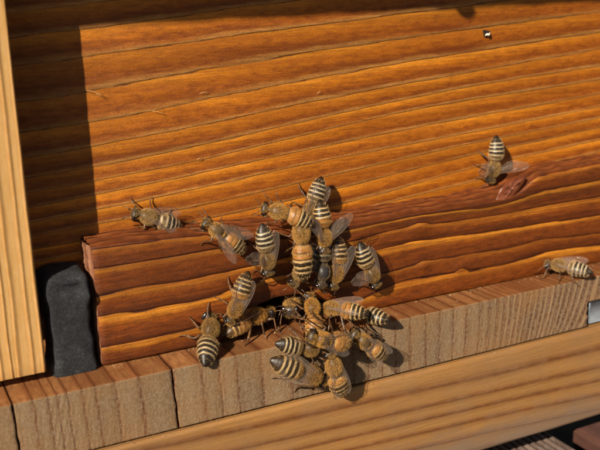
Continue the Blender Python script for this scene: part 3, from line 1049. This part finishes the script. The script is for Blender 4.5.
def wing_mesh(L_, Wd, fore=True):
    """wing in its own plane: hinge at 0, tip along +x, leading edge +y. returns grid points, veins"""
    n, mrow = 22, 9
    t = np.linspace(0, 1, n)
    lead = Wd * (.10 + .34 * np.sin(np.clip(t, 0, 1) * 1.9)) * np.sqrt(np.clip(1 - t ** 7, 0, 1))
    trail = -Wd * (.06 + .60 * np.sin(t ** .9 * math.pi * .80) ** .9) * np.sqrt(np.clip(1 - t ** 4.5, 0, 1))
    P = np.empty((n, mrow, 3))
    for j in range(mrow):
        q = j / (mrow - 1)
        P[:, j, 0] = t * L_
        P[:, j, 1] = lead * (1 - q) + trail * q
        P[:, j, 2] = .10 * np.sin(q * 9 + t * 2) * t - .25 * t * q + .12 * np.sin(t * 5 + q * 3)
    veins = []

    def vp(pts):
        out = []
        for tq, q in pts:
            i = tq * (n - 1); j = q * (mrow - 1)
            i0, j0 = min(int(i), n - 2), min(int(j), mrow - 2)
            fi, fj = i - i0, j - j0
            out.append((P[i0, j0] * (1 - fi) + P[i0 + 1, j0] * fi) * (1 - fj) + (P[i0, j0 + 1] * (1 - fi) + P[i0 + 1, j0 + 1] * fi) * fj)
        return np.array(out)
    veins.append((vp([(k / 14, 0.01) for k in range(14)]), .075))
    if fore:
        for pts in ([(0, .3), (.2, .32), (.4, .34), (.6, .3), (.78, .12), (.86, .02)], [(.0, .5), (.2, .55), (.42, .62), (.62, .7), (.82, .78)], [(.4, .34), (.46, .62)], [(.6, .3), (.62, .7)],
                    [(.62, .32), (.74, .5), (.84, .52), (.92, .45)], [(.74, .5), (.72, .75)], [(0, .7), (.2, .8), (.4, .93), (.5, .98)]):
            veins.append((vp(pts), .05))
    else:
        for pts in ([(0, .3), (.3, .36), (.6, .42), (.85, .5)], [(0, .5), (.3, .66), (.5, .85)], [(.35, .37), (.38, .7)]):
            veins.append((vp(pts), .045))
    return P, veins


def rot_from(xa, za):
    xa = xa / np.linalg.norm(xa); ya = np.cross(za, xa); ya /= np.linalg.norm(ya); za = np.cross(xa, ya)
    return np.stack([xa, ya, za], 1)


SURF = {'wall': (np.array([0, -.25, 0.]), np.array([0, -1., 0])), 'bar': (np.array([0, YB - .2, 0.]), np.array([0, -1., 0])),
        'land': (np.array([0, YL - .1, 0.]), np.array([0, -1., 0])), 'top': (np.array([0, 0, .05]), np.array([0, 0, 1.]))}


def make_bee(label, head, tail, surf, h=(2.6, 2.2), kind='dark', curl=12, side=0, headp=30, heady=0, roll=0, wings='rest', seed=1,
             bald=False, fuzz=1.0, legs=1.0, group='honeybees at the hive entrance', tilt=None, size=None, foot=0.0, anchor='mid', ablen=1.15):
    p0, n = SURF[surf]

    def hit(px, hh):
        d_ = ray(*px)
        return CAM + d_ * ((p0 + n * hh - CAM) @ n) / (d_ @ n)
    H, T = hit(head, h[0]), hit(tail, h[1])
    b = Bee(ablen, math.radians(curl), math.radians(side), math.radians(headp), math.radians(heady), seed)
    Hl = b.pt(.7, 0, -.2)[0]; Tl = b.pt(12.6, 0, 0)[0]
    chord = np.linalg.norm(H - T); cl = np.linalg.norm(Hl - Tl)
    sc = chord / cl
    sc = size if size else min(max(sc, .86), 1.12)
    # surface frame: X = heading on the surface, Z = normal
    fx = (H - T) - n * ((H - T) @ n)
    fx /= np.linalg.norm(fx)
    FR_ = np.stack([fx, np.cross(n, fx), n], 1)
    base = (H + T) / 2; base = base - n * ((base - p0) @ n)
    # body rotation inside the surface frame
    D = FR_.T @ (H - T); D /= np.linalg.norm(D)
    up = np.array([0, 0, 1.]); up = up - D * (up @ D); up /= np.linalg.norm(up)
    lf = np.cross(up, D)
    ro = math.radians(roll)
    up2 = up * math.cos(ro) + lf * math.sin(ro); lf2 = np.cross(up2, D)
    Bm = np.stack([D, lf2, up2], 1)
    chl = Hl - Tl; chl /= np.linalg.norm(chl)
    upl = np.array([0, 0, 1.]); upl = upl - chl * (upl @ chl); upl /= np.linalg.norm(upl)
    Lm = np.stack([chl, np.cross(upl, chl), upl], 1)
    Rm = Bm @ Lm.T
    Tb = FR_.T @ ((H + T) / 2 - base)
    mid = (Hl + Tl) / 2

    if anchor == 'head':
        Tb = FR_.T @ (H - base) - (Hl - mid) @ Rm.T * sc
    elif anchor == 'tail':
        Tb = FR_.T @ (T - base) - (Tl - mid) @ Rm.T * sc

    def W_(v):
        return (np.atleast_2d(v) - mid) @ Rm.T * sc + Tb
    root = bpy.data.objects.new('honeybee', None)
    root.empty_display_size = .004
    COL.objects.link(root)
    mw = Matrix([list(FR_[k]) for k in range(3)]).to_4x4(); mw.translation = Vector(base * U)
    root.matrix_world = mw
    root['label'] = label; root['category'] = 'bee'; root['group'] = group
    mat, hband, hthx = BM[kind]
    # ---- trunk, legs, antennae: one mesh
    a = Acc()
    na = 30
    th = np.linspace(0, 2 * math.pi, na + 1)
    S_ = b.S
    Q, TH = np.meshgrid(S_, th, indexing='ij')
    A, N = b.surf(Q.ravel(), TH.ravel())
    a.grid(W_(A).reshape(len(S_), na + 1, 3), Q, out=(0, 0, 0))
    part = [np.zeros(a.n)]
    r_ = b.r

    def seg_tube(pts, rad, kind_, flat=1.0):
        n0 = a.n
        pts = np.asarray(pts); t_ = np.linspace(0, 1, len(pts)); tq = np.linspace(0, 1, (len(pts) - 1) * 3 + 1)
        pp = np.stack([np.interp(tq, t_, pts[:, k_]) for k_ in range(3)], -1)
        pp[1:-1] = .25 * pp[:-2] + .5 * pp[1:-1] + .25 * pp[2:]
        tube(a, pp, np.interp(tq, t_, rad) * sc, 7, flat=flat)
        part.append(np.full(a.n - n0, kind_))
    if legs:
        for sgn in (1, -1):
            for q, fwd_, out_, k_ in ((3.1, 2.6, 2.7, 0), (4.3, -.3, 4.0, 1), (5.2, -4.6, 3.4, 2)):
                hip = W_(b.pt(q, sgn * .8, -1.35))[0]
                ftw = W_(b.pt(q, 0, 0))[0]
                fwd_ += r_.uniform(-.8, .8); out_ += r_.uniform(-.6, .6)
                D2 = np.array([D[0], D[1], 0]); D2 /= np.linalg.norm(D2) + 1e-9
                side_v = np.array([-D2[1], D2[0], 0])
                foot_ = np.array([ftw[0], ftw[1], 0]) + D2 * fwd_ * sc + side_v * sgn * out_ * sc
                foot_[2] = .15 + foot
                # knee: outward and a bit up
                dirh = foot_ - hip; dh = dirh.copy(); dh[2] = 0; dh /= np.linalg.norm(dh) + 1e-9
                knee = hip + dh * 1.7 * sc + np.array([0, 0, .55 * sc]) + D2 * (.3 if k_ == 0 else -.4) * sc
                knee[2] = max(knee[2], foot_[2] + 1.1)
                ank = knee * .28 + foot_ * .72 + np.array([0, 0, -.1]) - dh * .5 * sc
                ank[2] = max(foot_[2] + .2, min(ank[2], knee[2] - .4))
                wt_ = (.36, .40) if k_ == 2 else (.24, .26)
                seg_tube([hip, hip * .5 + knee * .5 + np.array([0, 0, .1]), knee], [.30, .34, .20], 1)
                seg_tube([knee, knee * .45 + ank * .55, ank], [.18, wt_[0], wt_[1]], 1, flat=.65)
                mid_ = ank * .45 + foot_ * .55; mid_[2] = foot_[2] + .10
                seg_tube([ank, mid_, foot_, foot_ + dh * .45 + np.array([0, 0, -.05])], [.24 if k_ == 2 else .17, .12, .085, .05], 1)
    for sgn in (1, -1):
        a0 = b.pt(.25, sgn * .35, -.25)[0]
        fr_ = b.frame(.3)
        f_, l_, u_ = fr_[1][0], fr_[2][0], fr_[3][0]
        a1 = a0 + f_ * .55 + l_ * sgn * .55 + u_ * .55
        j1, j2 = r_.uniform(-.3, .3, 2)
        a2 = a1 + f_ * 1.1 + l_ * sgn * (.7 + j1) - u_ * (.1 + j2)
        a3 = a2 + f_ * .7 + l_ * sgn * .25 - u_ * .8
        seg_tube(W_(np.array([a0, (a0 + a1) / 2, a1])), [.10, .10, .11], 2)
        seg_tube(W_(np.array([a1, a2, a3])), [.09, .12, .10], 2)
    body = a.build('body', mat, root)
    me = body.data
    at = me.attributes.new('body_s', 'FLOAT', 'POINT'); at.data.foreach_set('value', np.concatenate(a.ring))
    at = me.attributes.new('body_part', 'FLOAT', 'POINT'); at.data.foreach_set('value', np.concatenate(part))
    import bmesh
    bm = bmesh.new(); bm.from_mesh(me); bmesh.ops.remove_doubles(bm, verts=bm.verts, dist=1e-7); bmesh.ops.recalc_face_normals(bm, faces=bm.faces); bm.to_mesh(me); bm.free()
    # ---- eyes
    for sgn in (1, -1):
        e = Acc()
        nu_, nv_ = 18, 12
        P = np.empty((nu_, nv_, 3))
        for i in range(nu_):
            for j in range(nv_):
                t1 = 2 * math.pi * i / (nu_ - 1); t2 = math.pi * j / (nv_ - 1)
                P[i, j] = (.92 + .58 * math.sin(t2) * math.cos(t1), sgn * (1.30 + .50 * math.sin(t2) * math.sin(t1)), -.30 + 1.18 * math.cos(t2))
        V = b.pt(P[..., 0].ravel(), P[..., 1].ravel(), P[..., 2].ravel())
        e.grid(W_(V).reshape(nu_, nv_, 3), out=(0, 0, 0))
        e.build('eye', M_eye, root, recalc=True) if False else e.build('eye', M_eye.mat, root, recalc=True)
    # ---- fuzz
    nh = int(12500 * fuzz)
    q = np.concatenate([r_.uniform(2.3, 6.25, int(nh * .50)), r_.uniform(.1, 2.1, int(nh * .12)), r_.uniform(6.75, 12.3, int(nh * .38))])
    thh = r_.uniform(-.45, math.pi + .45, len(q))
    lower = r_.random(len(q)) < .25
    thh[lower] = r_.uniform(math.pi, 2 * math.pi, lower.sum())
    A, N = b.surf(q, thh)
    _, f_, l_, u_ = b.frame(q)
    reg = np.where(q < 2.25, 0, np.where(q < 6.4, 1, 2))
    keep = np.ones(len(q), bool)
    # disc of the thorax is thinner haired
    disc = (reg == 1) & (np.abs(thh - math.pi / 2) < .75) & (np.abs(q - 4.2) < 1.15)
    keep &= ~(disc & (r_.random(len(q)) < (.96 if bald else .15)))
    # abdomen: hair in bands at the front of each segment
    fr2 = np.zeros(len(q))
    for i in range(6):
        m_ = (q >= SEG[i]) & (q < SEG[i + 1]); fr2[m_] = (q[m_] - SEG[i]) / (SEG[i + 1] - SEG[i])
    first = q < SEG[1]
    inband = (fr2 < .27) | first | ((kind == 'gold') & (r_.random(len(q)) < .7))
    keep &= ~((reg == 2) & ~inband & (r_.random(len(q)) < .88))
    keep &= ~((reg == 2) & (q > SEG[5] - .1) & (r_.random(len(q)) < .6))
    eye_zone = (reg == 0) & (np.abs(np.cos(thh)) > .72) & (q > .35)
    keep &= ~eye_zone
    q, A, N, f_, l_, u_, reg, first = q[keep], A[keep], N[keep], f_[keep], l_[keep], u_[keep], reg[keep], first[keep]
    m_ = len(q)
    ln = np.select([reg == 0, reg == 1], [r_.uniform(.20, .46, m_), r_.uniform(.28, .72, m_)], r_.uniform(.16, .36, m_))
    ln = np.where((reg == 2) & first, r_.uniform(.4, .75, m_), ln)
    if bald:
        ln = np.where(reg == 1, ln * .7, ln)
    back = np.where(reg == 2, 1.6, .35)[:, None]
    dirn = N + r_.normal(0, .35, (m_, 3)) - f_ * back
    dirn /= np.linalg.norm(dirn, axis=1)[:, None]
    tip = A + dirn * ln[:, None] - f_ * (ln * .2)[:, None]
    midp = A + (N * .55 + dirn * .45) * (ln * .5)[:, None]
    sd = np.cross(dirn, r_.normal(0, 1, (m_, 3))); sd /= np.linalg.norm(sd, axis=1)[:, None] + 1e-9
    wd = .016
    pts = np.stack([A - sd * wd, A + sd * wd, midp + sd * wd * .8, midp - sd * wd * .8, tip], 1)
    V = W_(pts.reshape(-1, 3))
    base_i = np.arange(m_)[:, None] * 5
    quads = (base_i + np.array([[0, 1, 2, 3]])).tolist(); tris = (base_i + np.array([[3, 2, 4]])).tolist()
    fz = bpy.data.meshes.new('fuzz')
    fz.from_pydata((V * U).tolist(), [], quads + tris)
    fz.materials.append(M_hair.mat)
    colr = np.select([(reg == 0)[:, None], (reg == 1)[:, None]], [np.array(hthx)[None] * .92, np.array(hthx)[None]], np.array(hband)[None])
    colr = np.where(((reg == 2) & first)[:, None], (np.array(hthx) + np.array(hband))[None] / 2, colr)
    if kind in ('amber', 'gold'):              # hair over the amber segments is golden, not cream
        am = ((reg == 2) & (q < SEG[2]))[:, None]
        colr = np.where(am, np.array([.70, .44, .17])[None], colr)
    colr = colr * r_.uniform(.30, 1.30, (m_, 1)) * np.array([1.0, .85, .68])
    cv = np.repeat(np.concatenate([np.clip(colr, 0, 1), np.ones((m_, 1))], 1), 5, axis=0)
    ca_ = fz.attributes.new('hair_colour', 'FLOAT_COLOR', 'POINT'); ca_.data.foreach_set('color', cv.ravel())
    fo = bpy.data.objects.new('fuzz', fz); COL.objects.link(fo); fo.parent = root; fo['kind'] = 'stuff'
    # ---- wings
    modes = {'folded': ((20, 14), (14, 10)), 'rest': ((11, 3), (11, 3)), 'tight': ((3, 1), (3, 1)), 'open': ((40, 22), (30, 16)), 'wide': ((75, 25), (75, 25)),
             'left': ((48, 20), (6, 2)), 'right': ((6, 2), (50, 22)), 'up': ((35, 40), (30, 45)), 'tattered': ((62, 30), (88, 24))}
    if wings:
        for sgn, (sp, el) in zip((1, -1), modes[wings]):
            for fore in (True, False):
                Lw, Ww = (8.3, 2.8) if fore else (5.8, 2.1)
                P, veins = wing_mesh(Lw, Ww, fore)
                ang = math.radians(sp + (0 if fore else -7) + r_.uniform(-4, 4)); eel = math.radians(el + (0 if fore else -4) + r_.uniform(-2, 2))
                hinge = b.pt(3.7 if fore else 4.4, sgn * 1.15, 1.25 if fore else 1.1)[0]
                xdir = np.array([-math.cos(ang) * math.cos(eel), sgn * math.sin(ang) * math.cos(eel), math.sin(eel)])
                zdir = np.array([0, -sgn * .12, 1.0]); zdir -= xdir * (zdir @ xdir)
                M_ = rot_from(xdir, zdir)
                # leading edge outward: +y of the wing plane must point away from the body
                flipy = 1 if (M_[:, 1] @ np.array([0, sgn, 0]) + M_[:, 1] @ np.array([.3, 0, 0])) > 0 else -1
                Pm = P.copy(); Pm[..., 1] *= flipy
                wa = Acc()
                wa.grid(W_((Pm.reshape(-1, 3) @ M_.T) + hinge).reshape(P.shape), out=(0, 0, 0))
                for vp_, rd in veins:
                    vq = vp_.copy(); vq[:, 1] *= flipy
                    tube(wa, W_(vq @ M_.T + hinge), rd * .55 * sc, 4, mi=1)
                wa.build('forewing' if fore else 'hindwing', [M_wing.mat, M_vein.mat], root)
    print('bee %-60s scale %.2f' % (label[:60], sc))
    return root


BEES = [
    # label, head, tail, surface, options
    ('lone bee walking left on the wall, above the left end of the bar', (135, 214), (181, 229), 'wall', dict(h=(2.6, 2.6), kind='grey', roll=-32, wings='rest', curl=10)),
    ('bee with shiny dark head and amber abdomen, wings folded back, left of the cluster', (207, 224), (243, 251), 'bar', dict(h=(2.8, 3.2), kind='amber', roll=-12, wings='folded', curl=8, bald=True)),
    ('bee hanging head down with pale grey banded tail up, left of the central bee', (268, 272), (262, 224), 'bar', dict(h=(2.8, 4.0), kind='grey', wings='right', curl=6)),
    ('bee with orange abdomen and grey tip at the top left of the cluster', (268, 210), (309, 225), 'bar', dict(h=(3.0, 6.0), kind='amber', wings=None, roll=-8, curl=10, side=-22, size=.86)),
    ('bee at the top of the cluster with its dark pointed tail raised', (303, 222), (321, 178), 'wall', dict(h=(2.8, 3.0), kind='grey', wings='tight', curl=8, side=6)),
    ('upside down bee with wings half open, right of the central bee', (324, 250), (320, 201), 'bar', dict(h=(4.0, 3.2), kind='amber', wings='open', curl=6)),
    ('central bee on top of the cluster, amber and cream banded abdomen pointing down', (299, 216), (304, 282), 'bar', dict(h=(4.6, 5.2), kind='amber', wings=None, curl=4, headp=10, ablen=1.42)),
    ('grey headed bee peeping out below the central bee', (293, 284), (322, 240), 'bar', dict(h=(2.2, 2.0), kind='grey', wings='rest', curl=6, headp=-20)),
    ('bald dark bee squeezed between the central bee and its right neighbour', (321, 281), (323, 238), 'bar', dict(h=(3.8, 2.4), kind='bald', wings=None, curl=6, bald=True, fuzz=.45)),
    ('dark bee with gleaming eye at the right foot of the cluster', (333, 283), (337, 240), 'bar', dict(h=(3.0, 2.6), kind='brown', wings='rest', side=16, curl=8)),
    ('bee head down on the bar, right of the cluster, dark pointed tail up', (376, 284), (360, 242), 'bar', dict(h=(2.6, 2.6), kind='dark', wings='right', side=-16, curl=8)),
    ('bee head down on the bar, left of the entrance slot', (230, 320), (248, 273), 'bar', dict(h=(2.6, 2.6), kind='brown', wings='tight', curl=6, side=-6)),
    ('golden faced bee looking out of the left part of the entrance slot', (272, 312), (243, 326), 'top', dict(h=(4.2, 3.0), kind='gold', wings='tight', headp=0, heady=-30, anchor='head', size=1.0)),
    ('dark bee looking out in the middle of the entrance slot', (290, 311), (296, 298), 'top', dict(h=(4.4, 3.2), kind='brown', wings='tight', headp=-5, size=1.05, anchor='head')),
    ('lone black and cream banded bee climbing onto the landing board at left, tail down', (208, 332), (205, 366), 'bar', dict(h=(2.6, 9.5), kind='dark', wings=None, curl=2, anchor='tail', size=1.0)),
    ('amber bee with curled striped tail at the top left of the lower cluster', (309, 302), (312, 338), 'bar', dict(h=(4.0, 9.0), kind='gold', wings=None, curl=34)),
    ('bee seen from the side with gleaming eye and white barred abdomen, right of the slot', (323, 310), (364, 314), 'top', dict(h=(4.6, 4.4), kind='amber', roll=22, wings='rest', curl=6)),
    ('bee showing only its cream barred dark tail at the right end of the lower cluster', (350, 314), (385, 320), 'top', dict(h=(2.0, 2.0), kind='dark', wings=None, curl=10, roll=15)),
    ('black tailed bee lying left under the golden bee of the lower cluster', (318, 349), (279, 344), 'land', dict(h=(2.4, 2.6), kind='dark', wings=None, curl=4)),
    ('dark headed golden bee facing left on top of the lower cluster', (311, 337), (350, 343), 'land', dict(h=(8.4, 6.0), kind='gold', wings='tight', curl=8, headp=20, bald=True, size=.93)),
    ('lowest left bee of the lower cluster with black tail tip and cream bands', (323, 379), (271, 360), 'land', dict(h=(2.5, 3.0), kind='brown', wings='tight', curl=6)),
    ('bee whose striped tail hangs over onto the lower board', (331, 357), (342, 392), 'land', dict(h=(4.6, 3.4), kind='brown', wings='tight', curl=8, side=14, headp=20, size=.95)),
    ('shiny dark headed bee at the right side of the lower cluster facing up left', (353, 334), (386, 357), 'land', dict(h=(4.4, 3.2), kind='brown', wings='tight', curl=14, bald=True)),
    ('lone bee on the wall at upper right with tattered wings spread', (490, 180), (496, 136), 'wall', dict(h=(2.6, 3.0), kind='grey', wings='tattered', curl=10, side=10)),
    ('lone bee sitting between bar and landing board at far right', (549, 265), (591, 273), 'top', dict(h=(3.0, 2.2), kind='grey', roll=32, wings='rest', curl=8)),
]
for i, (lab, hd_, tl_, sf, kw) in enumerate(BEES):
    make_bee(lab, hd_, tl_, sf, seed=900 + i, **kw)

# ------------------------------------------------------------------ wax and dust crumbs in the joints
M_crumb = NT('wax_crumbs')
M_crumb.principled((.42, .30, .18), .7)
a = Acc()
for k_ in range(150):
    x = rng.uniform(-42, 90)
    if rng.random() < .6:
        p = np.array([x, YB - abs(rng.normal(0, .6)) - .2, .12]); 
    elif rng.random() < .5:
        p = np.array([x, rng.uniform(-16, -9.5), .1])
    else:
        p = np.array([x, YO - .1 + abs(rng.normal(0, .3)), ztop + .08])
    r = rng.uniform(.03, .12)
    V = p + rng.normal(0, 1, (5, 3)) * r
    a.add(V, [[0, 1, 2], [0, 2, 3], [0, 3, 1], [1, 2, 4], [2, 3, 4], [3, 1, 4]])
o = a.build('crumbs', M_crumb.mat, None, smooth=False)
o['kind'] = 'stuff'; o['label'] = 'tiny pale wax and dust crumbs scattered along the board joints'; o['category'] = 'crumbs'
